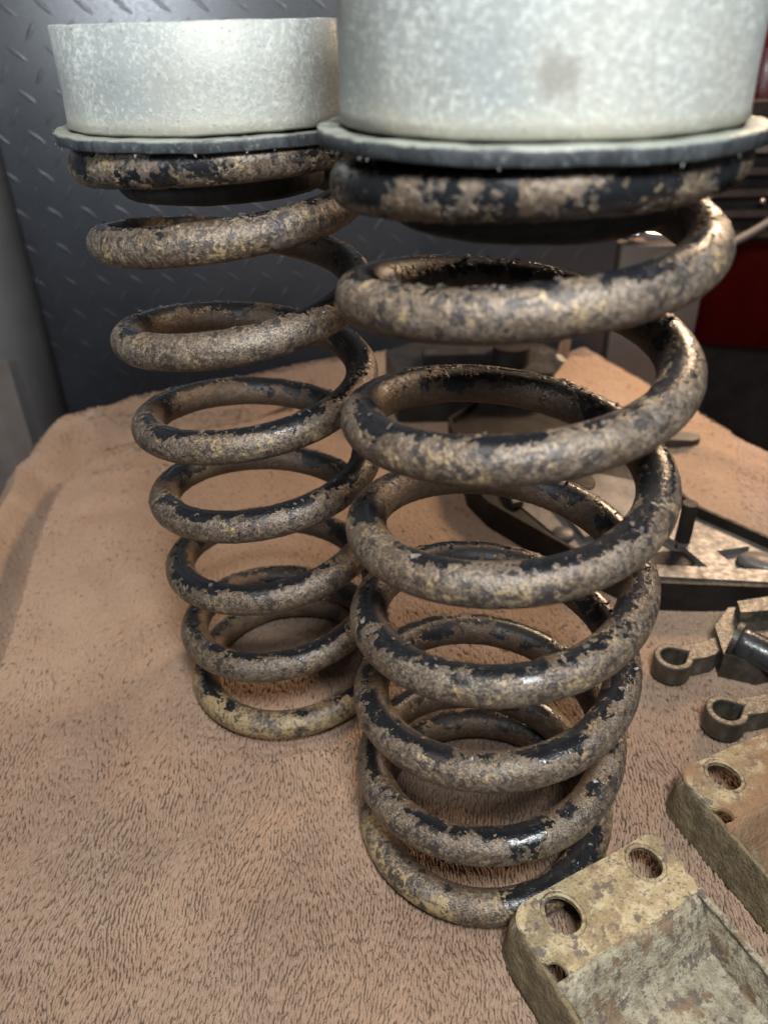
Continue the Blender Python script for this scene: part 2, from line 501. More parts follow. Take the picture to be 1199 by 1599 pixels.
def coil_spring(name, x, y, lx, ly, dz, mat, step, nphi, label, u1):
    root = empty(name, (x, y, 0), label=label, cat='coil spring', group='rusty coil springs')
    zk = np.concatenate([[rw, rw], rw + np.cumsum(dz)])
    zf = smooth_profile(zk, 0)
    u0 = -0.82
    nu = int((u1 - u0) * 2 * PI * R / step)
    u = np.linspace(u0, u1, nu)
    th = 2 * PI * u - PI / 2
    z = zf(u)
    cx = lx * z / .27 + R * np.cos(th)
    cy = ly * z / .27 + R * np.sin(th)
    Cn = np.stack([cx, cy, z], -1)
    rad = np.stack([np.cos(th), np.sin(th), 0 * th], -1)
    T = np.gradient(Cn, axis=0); T /= np.linalg.norm(T, axis=1)[:, None]
    B = np.cross(rad, T); B /= np.linalg.norm(B, axis=1)[:, None]   # roughly +-z
    B *= np.sign(B[:, 2:3])
    rad = np.cross(T, B); rad *= np.sign((rad * np.stack([np.cos(th), np.sin(th), 0 * th], -1)).sum(1))[:, None]
    ph = np.linspace(0, 2 * PI, nphi, endpoint=False)
    rr = np.full(nu, rw)
    e = 6
    rr[:e] *= np.sqrt(np.linspace(.80, 1, e)); rr[-e:] *= np.sqrt(np.linspace(1, .80, e))
    V = Cn[:, None] + rr[:, None, None] * (np.cos(ph)[None, :, None] * rad[:, None] + np.sin(ph)[None, :, None] * B[:, None])
    i = np.arange(nu - 1)[:, None]; j = np.arange(nphi)[None]; j2 = (j + 1) % nphi
    Q = np.stack([i * nphi + j, i * nphi + j2, (i + 1) * nphi + j2, (i + 1) * nphi + j], -1).reshape(-1, 4)
    # end caps as small fans of quads to a ring of the centre
    cap0 = np.tile(Cn[0] - T[0] * .0004, (nphi, 1)); cap1 = np.tile(Cn[-1] + T[-1] * .0004, (nphi, 1))
    Vf = np.concatenate([V.reshape(-1, 3), cap0 + (V[0] - Cn[0]) * .02, cap1 + (V[-1] - Cn[-1]) * .02])
    b0 = nu * nphi; b1 = b0 + nphi; jj = np.arange(nphi); jk = (jj + 1) % nphi
    Q = np.concatenate([Q, np.stack([b0 + jj, b0 + jk, jk, jj], -1), np.stack([(nu - 1) * nphi + jj, (nu - 1) * nphi + jk, b1 + jk, b1 + jj], -1)])
    at = dict(upv=np.concatenate([np.tile(np.sin(ph), nu), np.zeros(2 * nphi)]),
              outv=np.concatenate([np.tile(np.cos(ph), nu), np.zeros(2 * nphi)]),
              len=np.concatenate([np.repeat(u * 2 * PI * R, nphi), np.zeros(2 * nphi)]),
              hgt=Vf[:, 2])
    me = np_mesh('coil', Vf, Q, at)
    o = link('coil', me, mat, root)
    # flakes of paint lifting off the upper side of the wire: uncountable slivers
    rng = np.random.RandomState(abs(int(x * 1e4)) + 7)
    bm = bmesh.new()
    for _ in range(240):
        uu = rng.uniform(0, u1 - .1)
        k = int((uu - u0) / (u1 - u0) * (nu - 1))
        p = rng.normal(1.35, .33)
        s = rng.uniform(.0004, .0013)
        nrm = Vector(rad[k] * math.cos(p) + B[k] * math.sin(p)); tt = Vector(T[k]); ss = nrm.cross(tt)
        c = Vector(Cn[k]) + nrm * (rw + .00035)
        a0 = rng.uniform(0, 6.28)
        d1 = tt * math.cos(a0) + ss * math.sin(a0); d2 = nrm.cross(d1)
        lift = rng.uniform(.15, .8)
        pts = []
        m = 5
        for q in range(m):
            a = q / m * 6.283 + rng.uniform(-.4, .4)
            rr_ = s * rng.uniform(.5, 1.2)
            px, py = math.cos(a) * rr_ * 1.5, math.sin(a) * rr_ * .8
            pts.append(c + d1 * px + d2 * py + nrm * (max(0, py) * lift))
        top = [bm.verts.new(v) for v in pts]
        bot = [bm.verts.new(v - nrm * .00022) for v in pts]
        bm.faces.new(top); bm.faces.new(bot[::-1])
        for q in range(m):
            bm.faces.new([top[q], bot[q], bot[(q + 1) % m], top[(q + 1) % m]])
    fo = link('paint_flakes', bm_mesh('paint_flakes', bm), M['flake'], root)
    fo['kind'] = 'stuff'
    return root, zf




def spring_seat(name, sx, sy, lx, ly, zr, ztop, label, seed, hcup, cm='cup'):
    """zinc spacer cup pressed on a rubber ring with a black pilot below"""
    k = ztop / .27
    root = empty(name, (sx + lx * k, sy + ly * k, ztop), label=label, cat='spring seat cup', group='galvanised cups on the springs')
    V, Q = lathe([(.0440, .0005), (.0530, .0003), (.0541, .0012), (.05375, .004), (.0535, .012), (.0535, hcup * .5), (.0535, hcup - .0006), (.0530, hcup), (.0512, hcup), (.0508, hcup - .0006), (.0505, .006), (.049, .0035), (.044, .0030)], 160, .00022, True, seed)
    link('cup_wall', np_mesh('cup_wall', V, Q, {'hgt': V[:, 2]}), M[cm], root)
    V, Q = lathe([(0.0005, .0031), (.02, .0031), (.0444, .0032), (.0444, .0006), (.0005, .0006)], 64)
    link('cup_floor', np_mesh('cup_floor', V, Q, {'hgt': V[:, 2] * 0 + .004}), M['cup'], root)
    # rubber flange: flat ring with a downturned lip, edge a little ragged
    V, Q = lathe([(.0400, -.0004), (.0560, -.0003), (.0592, -.0002), (.0597, -.0006), (.0598, -.0012), (.0597, -.0038), (.0594, -.0042), (.0584, -.0042), (.0574, -.0036), (.0400, -.0034)], 220, .00034, True, seed + 3)
    link('rubber_flange', np_mesh('rubber_flange', V, Q, {'hgt': V[:, 2]}), M['rubber'], root)
    # small torn rubber bits along the lip
    rng = random.Random(seed)
    bm = bmesh.new()
    for _ in range(24):
        a = rng.choice([rng.uniform(-2.9, -.2), rng.gauss(-2.75, .25)])
        rr_ = .0596
        s = rng.uniform(.0003, .0008)
        z0 = rng.choice([-.0042, -.0042, -.0006])
        c = Vector((rr_ * math.cos(a), rr_ * math.sin(a), z0))
        t = Vector((-math.sin(a), math.cos(a), 0)); o_ = Vector((math.cos(a), math.sin(a), 0))
        tip = c + Vector((0, 0, -s * 1.3 if z0 < -.003 else s * .7)) + t * rng.uniform(-s, s) + o_ * s * .5
        b = [bm.verts.new(c + t * s * .6), bm.verts.new(c - t * s * .6), bm.verts.new(c - o_ * s)]
        tv = bm.verts.new(tip)
        bm.faces.new(b)
        for q in range(3): bm.faces.new([b[q], b[(q + 1) % 3], tv])
    o = link('torn_rubber', bm_mesh('torn_rubber', bm), M['rubber'], root)
    o['kind'] = 'stuff'
    # pilot below, inside the top coil
    zb = (zr - ztop) - .0150
    V, Q = lathe([(.0005, zb + .002), (.034, zb + .0018), (.036, zb), (.0385, zb - .0006), (.0402, zb + .0012), (.0408, zb + .006), (.0412, -.0034), (.03, -.0036), (.0005, -.0036)], 96, .0002, False, seed)
    link('pilot', np_mesh('pilot', V, Q), M['black_rust'], root)
    return root


D1 = [.0415, .0414, .041, .0408, .0421, .0406, .0288]
D2 = [.0423, .0419, .0402, .0385, .0411, .0395, .0263]
A = coil_spring('coil_spring', .0424, .2264, .0017, .008, D1, M['spring_near'], .00068, 70,
                'nearer rusty coil spring with flaking black paint, its foot beside the tan bracket', 7.19)
B_ = coil_spring('coil_spring', -.0537, .3264, -.0071, .0045, D2, M['spring_far'], .0008, 58,
                 'farther rusty coil spring behind on the left, yellow dirt on its bottom coil', 7.19)
zr1 = float(A[1](7.0)); zr2 = float(B_[1](7.0))
S1 = spring_seat('spring_seat_cup', .0424, .2264, .0017, .008, zr1, .2915, 'nearer galvanised metal cup on black rubber flange, cropped by top of photo', 1, .060, 'cup_stained')
S2 = spring_seat('spring_seat_cup', -.0537, .3264, -.0071, .0045, zr2, .2842, 'whole grey galvanised cup with ragged rubber flange, on the farther spring', 2, .0322)


# ------------------------------------------------------------ towel
def vnoise(x, y, seed):
    xi, yi = np.floor(x).astype(int), np.floor(y).astype(int)
    xf, yf = x - xi, y - yi
    rng = np.random.RandomState(seed); T = rng.rand(256, 256)
    s = lambda t: t * t * (3 - 2 * t)
    g = lambda a, b: T[a % 256, b % 256]
    u, v = s(xf), s(yf)
    return (g(xi, yi) * (1 - u) + g(xi + 1, yi) * u) * (1 - v) + (g(xi, yi + 1) * (1 - u) + g(xi + 1, yi + 1) * u) * v - .5


def sstep(t, a, b):
    t = np.clip((t - a) / (b - a), 0, 1)
    return t * t * (3 - 2 * t)


CREASE = np.array([(-.205, .05), (-.220, .30), (-.250, .45), (-.262, .53), (-.262, .575), (-.245, .612), (-.205, .636), (-.12, .668), (-.02, .715), (.10, .76), (.18, .79)])


def crease_dist(X, Y):
    """signed distance, positive outside (left / behind the crease)"""
    best = np.full(X.shape, 1e9); sg = np.ones(X.shape); tt = np.zeros(X.shape)
    for i in range(len(CREASE) - 1):
        a, b = CREASE[i], CREASE[i + 1]
        d = b - a; L = np.hypot(*d)
        t = np.clip(((X - a[0]) * d[0] + (Y - a[1]) * d[1]) / L**2, 0, 1)
        dx, dy = X - (a[0] + t * d[0]), Y - (a[1] + t * d[1])
        dist = np.hypot(dx, dy)
        side = d[0] * dy - d[1] * dx
        m = dist < best
        best = np.where(m, dist, best); sg = np.where(m, np.sign(side), sg); tt = np.where(m, i + t, tt)
    return best * sg, tt


def towel_height(X, Y):
    Z = .0035 * vnoise(X * 14, Y * 14, 3) + .0018 * vnoise(X * 33 + 5, Y * 33, 5)
    # soft rumples across the near part
    def ridge(ax, ay, bx, by, wdt, amp):
        dx, dy = bx - ax, by - ay; L = math.hypot(dx, dy)
        t = ((X - ax) * dx + (Y - ay) * dy) / L**2
        d = ((X - ax) * dy - (Y - ay) * dx) / L
        return amp * np.exp(-(d / wdt)**2) * sstep(t, -.15, .2) * (1 - sstep(t, .8, 1.15))
    Z += ridge(-.13, .215, -.02, .245, .009, -.0030)
    Z += ridge(-.12, .240, -.01, .268, .010, .0022)
    Z += ridge(-.14, .155, -.07, .185, .010, -.0026)
    Z += ridge(-.035, .165, -.02, .200, .008, -.0020)
    Z += ridge(-.25, .56, -.10, .585, .010, .0055)
    Z += ridge(-.24, .50, -.16, .53, .012, -.0050)
    Z += ridge(-.245, .595, -.08, .635, .008, .006)
    Z += ridge(.22, .62, .33, .52, .012, .004)
    Z += ridge(-.30, .66, -.12, .72, .009, .007) + ridge(-.28, .50, -.30, .68, .010, .006) + ridge(-.20, .70, -.05, .745, .008, -.006)
    Z += ridge(-.27, .62, -.14, .70, .007, -.005)
    Z += ridge(-.255, .47, -.20, .60, .014, .003)
    d, tt = crease_dist(X, Y)
    left = 1 - sstep(tt, 3.0, 6.5)             # 1 along the left side, 0 along the back
    wv = .42 + .42 * (1 - left)
    q = d / wv
    Z += np.where(d > 0, -(.020 + .012 * left) * sstep(q, -.002, .034) + (.031 + .002 * left) * sstep(q, .036, .10) - .55 * np.clip(q - .095, 0, 9)**1.25 * 2.2, 0)
    # right edge: towel falls over the edge of the bench
    e = (X - (.226 + .4 * (.831 - Y) + .006 * vnoise(Y * 20, Y * 0, 8))) * .93
    Z += np.where(e > -.012, -8. * np.clip(e + .012, 0, .02)**2 - 1.2 * np.clip(e - .008, 0, 9), 0)
    eb = Y - .835
    Z -= np.where(eb > 0, 1.3 * eb, 0)
    Z = np.maximum(Z, -.20)
    for cx, cy in ((.0424, .2264), (-.0537, .3264)):
        rr_ = np.hypot(X - cx, Y - cy)
        Z += .0028 * np.exp(-((rr_ - .068) / .007)**2) * (.6 + vnoise(X * 60, Y * 60, 21))
    # press flat under the springs and brackets
    for cx, cy, r in ((.0424, .2264, .062), (-.0537, .3264, .062)):
        Z = Z * sstep(np.hypot(X - cx, Y - cy), r - .003, r + .006) - .0008 * (1 - sstep(np.hypot(X - cx, Y - cy), r - .003, r + .004))
    return Z


ys = [.095]
while ys[-1] < .90: ys.append(ys[-1] + .0011 * (max(ys[-1], .12) / .14)**.6)
ys = np.array(ys)
xs = np.concatenate([np.arange(-.42, -.20, .0022), np.arange(-.20, .24, .0018), np.arange(.24, .50, .0022)])
X, Y = np.meshgrid(xs, ys)
Z = towel_height(X, Y)
keep = None
V = np.stack([X, Y, Z], -1).reshape(-1, 3)
ny, nx = X.shape
i = np.arange(ny - 1)[:, None]; j = np.arange(nx - 1)[None]
Q = np.stack([i * nx + j, i * nx + j + 1, (i + 1) * nx + j + 1, (i + 1) * nx + j], -1).reshape(-1, 4)
ok = (Z > -.19).ravel()
Q = Q[ok[Q].all(1)]
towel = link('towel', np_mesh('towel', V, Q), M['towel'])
tag(towel, 'large brown terry towel spread over the bench under all the metal parts', 'towel')
print('towel quads', len(Q))


def terry_loops():
    """the towel's pile: short leaning loops in loose rows, each a small bent lens of thread"""
    rng = np.random.RandomState(5)
    P = []
    y = .125
    while y < .80:
        k = 1.0 + max(0, y - .20) * 1.7                  # sparser, larger tufts where the pile can no longer be told apart
        dx, dy = .00134 * k, .00240 * k
        lo, hi = -.16 - .42 * max(0, y - .14), .17 + .30 * max(0, y - .14)
        x = np.arange(max(lo, -.36), min(hi, .34), dx)
        off = 0
        P.append(np.stack([x + off + rng.normal(0, dx * .13, len(x)) + .009 * vnoise(x * 28, x * 0 + y * 28, 41) + .0030 * vnoise(x * 110, x * 0 + y * 80, 42), y + rng.normal(0, dy * .45, len(x)), np.full(len(x), k)], -1))
        y += dy
    P = np.concatenate(P)
    X, Y, K = P.T
    for cx, cy, r in ((.0424, .2264, .0060), (-.0537, .3264, .0060)):        # nothing grows inside the steel of the bottom coils
        m = np.abs(np.hypot(X - cx, Y - cy) - .050) > r
        X, Y, K = X[m], Y[m], K[m]
    e = 2e-3
    Z = towel_height(X, Y)
    gx = (towel_height(X + e, Y) - Z) / e; gy = (towel_height(X, Y + e) - Z) / e
    m = (Z > -.05)
    X, Y, Z, K, gx, gy = X[m], Y[m], Z[m], K[m], gx[m], gy[m]
    n = len(X)
    ang = 1.55 + .45 * vnoise(X * 30, Y * 30, 31) + .60 * vnoise(X * 75, Y * 75, 32) + rng.normal(0, .10, n)
    L = (.0022 + rng.uniform(-.0005, .0007, n)) * K
    W = (.00066 + rng.uniform(-.00012, .00012, n)) * K * (1 + 1.0 * sstep(Y, .20, .40))
    Hh = (.00150 + rng.uniform(-.00025, .0003, n)) * (.75 + .7 * (vnoise(X * 40, Y * 40, 33) + .5)) * (1 - .60 * sstep(Y, .22, .45))
    bend = rng.normal(0, .24, n)
    ca, sa = np.cos(ang), np.sin(ang)
    V, Q, RT = [], [], []
    # cross sections along the loop: t, width factor, height factor
    secs = [(-1, .25, .0), (-.55, .95, .75), (.1, 1.0, 1.0), (.7, .8, .85), (1.05, .25, .25)]
    ring = [(-1, -.25), (-.78, .55), (0, 1), (.78, .55), (1, -.25)]
    for t, wf, hf in secs:
        for u, v in ring:
            lx = L * t
            ly = W * u * wf + bend * L * (t * t - .4)
            px = X + lx * ca - ly * sa; py = Y + lx * sa + ly * ca
            V.append(np.stack([px, py, Z + gx * (px - X) + gy * (py - Y) - .0001 + Hh * v * (.40 + .85 * hf)], -1))
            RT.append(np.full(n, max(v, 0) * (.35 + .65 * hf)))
    m = len(ring); ns = len(secs)
    V = np.stack(V, 1).reshape(-1, 3); RT = np.stack(RT, 1).ravel()
    base = (np.arange(n) * m * ns)[:, None]
    q = []
    for a in range(ns - 1):
        for b in range(m - 1):
            q.append([a * m + b, (a + 1) * m + b, (a + 1) * m + b + 1, a * m + b + 1])
    Q = (base[:, :, None] + np.array(q)[None]).reshape(-1, 4)
    me = np_mesh('terry_pile', V, Q, {'root': RT})
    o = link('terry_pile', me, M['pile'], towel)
    o['kind'] = 'stuff'
    print('loops', n, 'tris', len(Q) * 2)


terry_loops()

# bench under the towel and the dark garage floor
bm = prism([(-.235, .05), (.60, .05), (.52, .10), (.33, .56), (.215, .80), (-.02, .80), (-.235, .58)], -.06, -.012)
tag(link('workbench', bm_mesh('workbench', bm), M['bench']), 'dark workbench board hidden below the brown towel', 'workbench')
bm = box(-3, 3, -1, 4, -.80, -.75)
tag(link('floor', bm_mesh('floor', bm), M['floor']), kind='structure')
bm = box(-3, 3, 3.0, 3.05, -.75, 2.2)
tag(link('wall', bm_mesh('wall', bm), M['far']), kind='structure')


# ------------------------------------------------------------ brackets
def bracket(name, ox, oy, ang, label, rusty):
    """pressed bracket: plate with two bolt holes, pocket in front of it, folded side walls. local x = u, -y = v (toward the viewer)"""
    root = empty(name, (ox, oy, 0), ang, label=label, cat='mounting bracket', group='folded steel mounting brackets')
    H, T = .026, .0026
    bm = bmesh.new()
    zone = bm.verts.layers.float.new('zone'); side = bm.verts.layers.float.new('side'); ru = bm.verts.layers.float.new('rusty')
    # --- top plate outline with round corners and a notch
    def arc(cx, cy, r, a0, a1, n):
        return [(cx + r * math.cos(math.radians(a0 + (a1 - a0) * k / n)), cy + r * math.sin(math.radians(a0 + (a1 - a0) * k / n))) for k in range(n + 1)]
    out = []
    out += arc(-.003, -.009, .009, 180, 90, 8)                       # back left corner
    out += [(.02, .0001), (.04, -.0002)]
    out += arc(.0565, -.006, .0062, 90, 20, 6)
    out += [(.0640, -.0105), (.0622, -.0130), (.0628, -.0165), (.0605, -.0200), (.0612, -.0235), (.0590, -.0290)]
    out += [(.045, -.0300), (.025, -.0302), (.008, -.0304), (-.0045, -.0306)]
    out += arc(-.0092, -.0268, .0036, -40, 100, 8)
    out += [(-.0118, -.0215), (-.0122, -.015)]
    vs = [bm.verts.new((x, y, H)) for x, y in out]
    holes = []
    for hx, hy, hr, hs in ((.0062, -.0113, .0066, 1.18), (.0490, -.0098, .0062, 1.16)):
        hv = []
        for k in range(28):
            a = k / 28 * 2 * PI
            hv.append(bm.verts.new((hx + hr * math.cos(a), hy + hr * hs * math.sin(a), H)))
        holes.append(hv)
    edges = [bm.edges.new((vs[k], vs[(k + 1) % len(vs)])) for k in range(len(vs))]
    for hv in holes: edges += [bm.edges.new((hv[k], hv[(k + 1) % len(hv)])) for k in range(len(hv))]
    bmesh.ops.triangle_fill(bm, use_beauty=True, edges=edges)
    ret = bmesh.ops.extrude_face_region(bm, geom=list(bm.faces))
    for v in [g for g in ret['geom'] if isinstance(g, bmesh.types.BMVert)]: v.co.z -= T
    for v in bm.verts: v[ru] = rusty
    bmesh.ops.recalc_face_normals(bm, faces=bm.faces)
    es = [e for e in bm.edges if len(e.link_faces) == 2 and e.calc_face_angle(0) > .9]
    bmesh.ops.bevel(bm, geom=es, offset=.0007, segments=2, affect='EDGES', clamp_overlap=True)
    link('top_plate', bm_mesh('top_plate', bm), M['bracket'], root)
    # raised burr rings round the holes
    for hx, hy, hr, hs in ((.0062, -.0113, .0074, 1.17), (.0490, -.0098, .0070, 1.15)):
        V, Q = lathe([(hr - .0009, .0000), (hr - .0007, .0003), (hr - .0001, .00035), (hr + .0008, .00002), (hr, -.0012), (hr - .0008, -.0012)], 40, .00006, True)
        V[:, 1] *= hs
        V += np.array([hx, hy, H])
        link('hole_rim', np_mesh('hole_rim', V, Q, {'rusty': np.full(len(V), rusty), 'zone': np.full(len(V), .15)}), M['bracket'], root)
    # --- swept sheet helper: grid of points given thickness along normal by solidify
    def sheet(nm, G, zv, sv, thick=T, wob=.0004, seed=0):
        G = np.array(G, float)
        a, b = G.shape[:2]
        # refine
        fa, fb = 6, 6
        ia = np.linspace(0, a - 1, (a - 1) * fa + 1); ib = np.linspace(0, b - 1, (b - 1) * fb + 1)
        A0 = np.stack([[np.interp(ib, np.arange(b), G[q, :, c]) for q in range(a)] for c in range(3)], -1)
        A1 = np.stack([[np.interp(ia, np.arange(a), A0[:, q, c]) for q in range(len(ib))] for c in range(3)], -1)
        P = A1.transpose(1, 0, 2)
        P[..., 2] += wob * 2 * vnoise(P[..., 0] * 260 + seed, P[..., 1] * 260, 11 + seed)
        P[..., 0] += wob * 2 * vnoise(P[..., 2] * 230 + seed, P[..., 1] * 230, 12 + seed)
        na, nb = P.shape[:2]
        V = P.reshape(-1, 3)
        i = np.arange(na - 1)[:, None]; j = np.arange(nb - 1)[None]
        Q = np.stack([i * nb + j, i * nb + j + 1, (i + 1) * nb + j + 1, (i + 1) * nb + j], -1).reshape(-1, 4)
        me = np_mesh(nm, V, Q, {'zone': np.full(len(V), zv), 'side': np.full(len(V), sv), 'rusty': np.full(len(V), rusty)})
        o = link(nm, me, M['bracket'], root)
        s = o.modifiers.new('thickness', 'SOLIDIFY'); s.thickness = thick; s.offset = 0
        return o
    # left outer wall: folds down from the plate and runs on toward the viewer, flaring outward
    L = []
    for aa in (100, 118, 136, 154, 170, 180):                       # round the back corner
        ca, sa = math.cos(math.radians(aa)), math.sin(math.radians(aa))
        drop = (180 - aa) / 80 * .006
        L.append([(-.003 + (r_ * ca), -.009 + (r_ * sa), z_ - drop * (z_ > .003)) for r_, z_ in ((.0080, H - .0009), (.0096, H - .0028), (.0106, .014), (.0116, .0006))])
    for k, v in enumerate([-.016, -.022, -.032, -.045, -.062, -.080, -.100]):
        t = H - .0009 - .0003 * max(0, k - 2)
        x0 = -.0112 if k < 2 else -.0122
        L.append([(x0, v, t), (-.0126, v, t - .0022), (-.0137, v - .0004, .014), (-.0149, v - .001, .0006)])
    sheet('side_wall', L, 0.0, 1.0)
    # right wall
    Rr = [[(.0600 - .0012 * k * .3, v, t), (.0606 - .001 * k * .3, v, t - .003), (.0585 - .001 * k * .3, v, .014), (.0572 - .001 * k * .3, v, .0045)] for k, (v, t) in enumerate(zip([-.026, -.034, -.045, -.060, -.080, -.100], [H - .001, H - .0015, H - .001, H - .002, H - .002, H - .003]))]
    sheet('side_wall', Rr, 1.0, 0.0, seed=2)
    # pocket: slopes down from the fold, then runs on as floor
    rows = [(-.0290, H - .0010), (-.0315, H - .0022), (-.0350, H - .0072), (-.0395, .0108), (-.0435, .0068), (-.051, .0055), (-.070, .0055), (-.100, .006)]
    F = [[(x, v + (.0010 * math.sin(x * 130)), z + (.0012 if 0 < x < .05 and v < -.045 else 0)) for x in (-.0118, -.007, .004, .020, .036, .050, .0575)] for v, z in rows]
    sheet('pocket', F, 1.0, 0.0, seed=4, wob=.0006)
    # weld dimple in the corner
    bm = bmesh.new()
    bmesh.ops.create_icosphere(bm, subdivisions=3, radius=.0042)
    zl = bm.verts.layers.float.new('zone')
    for v in bm.verts: v.co.z *= .25; v[zl] = 1.0
    bmesh.ops.translate(bm, verts=bm.verts, vec=(.0475, -.0465, .0062))
    link('dimple', bm_mesh('dimple', bm, True), M['bracket'], root)
    return root


bracket('mounting_bracket', .0540, .1709, math.radians(26.5), 'tan flaking bracket with two bolt holes, nearest, against foot of front spring', 0.0)
bracket('mounting_bracket', .1398, .2330, math.radians(23.2), 'rust brown bracket at right edge below the metal eye loops', 1.0)


# ------------------------------------------------------------ forked casting with two eyes
def eye_mesh(rx=.0105, hole=.0066, h=.0125, strap=.026, sw=.0036, ang=0):
    """teardrop eye rolled from bar, strap leaving along +x"""
    bm = bmesh.new()
    outer, inner = [], []
    n = 30
    for k in range(n + 1):
        a = math.radians(38 + (322 - 38) * k / n)
        outer.append((rx * math.cos(a), rx * math.sin(a)))
    outer += [(rx * .80 + .006, -.0070), (rx + .012, -.0078), (rx + strap * .75, -.0050), (rx + strap, -.0040), (rx + strap, .0040), (rx + strap * .75, .0046), (rx + .010, .0042), (rx * .80 + .004, .0056)]
    for k in range(n + 1):
        a = math.radians(40 + (320 - 40) * k / n)
        inner.append((hole * math.cos(a), hole * math.sin(a)))
    inner.append((hole * 1.55, 0))
    vo = [bm.verts.new((x, y, h)) for x, y in outer]; vi = [bm.verts.new((x, y, h)) for x, y in inner]
    ed = [bm.edges.new((L[k], L[(k + 1) % len(L)])) for L in (vo, vi) for k in range(len(L))]
    bmesh.ops.triangle_fill(bm, use_beauty=True, edges=ed)
    ret = bmesh.ops.extrude_face_region(bm, geom=list(bm.faces))
    for v in [g for g in ret['geom'] if isinstance(g, bmesh.types.BMVert)]: v.co.z = .0
    return bm_mesh('eye_loop', bm, False, .0008, 2)


fc = empty('forked_casting', (.215, .325, 0), label='dark forked casting with two teardrop eyes and black bushing, right of springs', cat='suspension part')
em = eye_mesh()
for (x, y, a) in ((.1585, .3135, 20), (.1725, .2735, 16)):
    e = link('eye_loop', em, M['eye'], fc)
    e.location = (x - .215, y - .325, .003)
    e.rotation_euler = (0, 0, math.radians(a))
oct_ = [(-.030, -.014), (-.026, .010), (-.012, .026), (.012, .028), (.030, .018), (.06, .01), (.06, -.05), (.0, -.052), (-.010, -.045), (.002, -.018), (-.012, -.022)]
bm = prism(oct_, .002, .018)
link('body', bm_mesh('body', bm, False, .002, 2), M['eye'], fc)
bm = prism([(-.012, .012), (-.010, .022), (.012, .026), (.014, .014)], .0182, .026)
link('clamp_tab', bm_mesh('clamp_tab', bm, False, .001, 2), M['eye'], fc)
p0 = Vector((-.022, -.006, .022)); dr = Vector((.75, -.62, -.10)).normalized()
bm = tube_path([p0 + dr * t for t in (0, .006, .02, .05)], .0088, 28)
link('bushing_sleeve', bm_mesh('bushing_sleeve', bm, True, 0), M['rubber_black'], fc)
bm = tube_path([p0 - dr * .001 + dr * t for t in (0, .0015, .003)], .0104, 28)
link('bushing_flange', bm_mesh('bushing_flange', bm, False, .0006, 1), M['eye'], fc)

# ------------------------------------------------------------ stamped control arm
arm = empty('control_arm', (.19, .42, 0), label='long stamped steel control arm with recessed ribs, behind the front spring', cat='control arm')
ax, ay = .19, .42
outl = [(.160, .374), (.232, .366), (.330, .350), (.345, .375), (.262, .410), (.221, .460), (.200, .540), (.185, .600), (.150, .640), (.090, .650), (.060, .610), (.066, .500), (.078, .470), (.126, .408)]
def rel(L): return [(x - ax, y - ay) for x, y in L]
# web sits low, flange rim stands round it
bm = prism(rel(outl), .004, .0145)
link('web', bm_mesh('web', bm, False, .001, 1), M['dark'], arm)
bm = prism(rel([(.163, .378), (.232, .370), (.330, .354), (.340, .375), (.258, .408), (.219, .455), (.205, .50), (.165, .52), (.130, .50), (.098, .478), (.129, .411)]), .0147, .0156)
link('worn_face', bm_mesh('worn_face', bm), M['silver'], arm)
def rim(pts, z0, z1, wd, nm, mat, closed=True):
    n = len(pts); bm = bmesh.new()
    P = [Vector((x, y, 0)) for x, y in pts]
    ins = []
    for k in range(n):
        a, b, c = P[k - 1], P[k], P[(k + 1) % n]
        d1 = (b - a).normalized(); d2 = (c - b).normalized()
        nn = (Vector((-d1.y, d1.x, 0)) + Vector((-d2.y, d2.x, 0))).normalized()
        ins.append(b + nn * wd)
    vo0 = [bm.verts.new((p.x, p.y, z0)) for p in P]; vo1 = [bm.verts.new((p.x, p.y, z1)) for p in P]
    vi0 = [bm.verts.new((p.x, p.y, z0)) for p in ins]; vi1 = [bm.verts.new((p.x, p.y, z1)) for p in ins]
    for k in range(n):
        j = (k + 1) % n
        bm.faces.new([vo0[k], vo0[j], vo1[j], vo1[k]]); bm.faces.new([vo1[k], vo1[j], vi1[j], vi1[k]])
        bm.faces.new([vi1[k], vi1[j], vi0[j], vi0[k]]); bm.faces.new([vi0[k], vi0[j], vo0[j], vo0[k]])
    return link(nm, bm_mesh(nm, bm, False, .0006, 2), mat, arm)
def grow(L, d):
    cx = sum(p[0] for p in L) / len(L); cy = sum(p[1] for p in L) / len(L)
    return [(x + (x - cx) / math.hypot(x - cx, y - cy) * d, y + (y - cy) / math.hypot(x - cx, y - cy) * d) for x, y in L]
rim(rel(grow(outl, .0022)), .001, .022, .0028, 'flange_edge', M['dark'])
bm = prism(rel([(.166, .3795), (.232, .371), (.318, .357), (.322, .368), (.235, .3835), (.168, .3915)]), .0158, .0210)
link('rib', bm_mesh('rib', bm, False, .002, 2), M['silver'], arm)
for pts in ([(.205, .385), (.222, .384), (.216, .405), (.240, .410), (.230, .422), (.207, .420), (.190, .445), (.182, .438), (.197, .410)],
            [(.135, .425), (.150, .432), (.138, .500), (.126, .560), (.112, .560), (.118, .495)],
            [(.094, .470), (.102, .474), (.092, .540), (.084, .540)]):
    bm = prism(rel(pts), .0158, .0205)
    link('rib', bm_mesh('rib', bm, False, .0025, 3), M['silver'], arm)
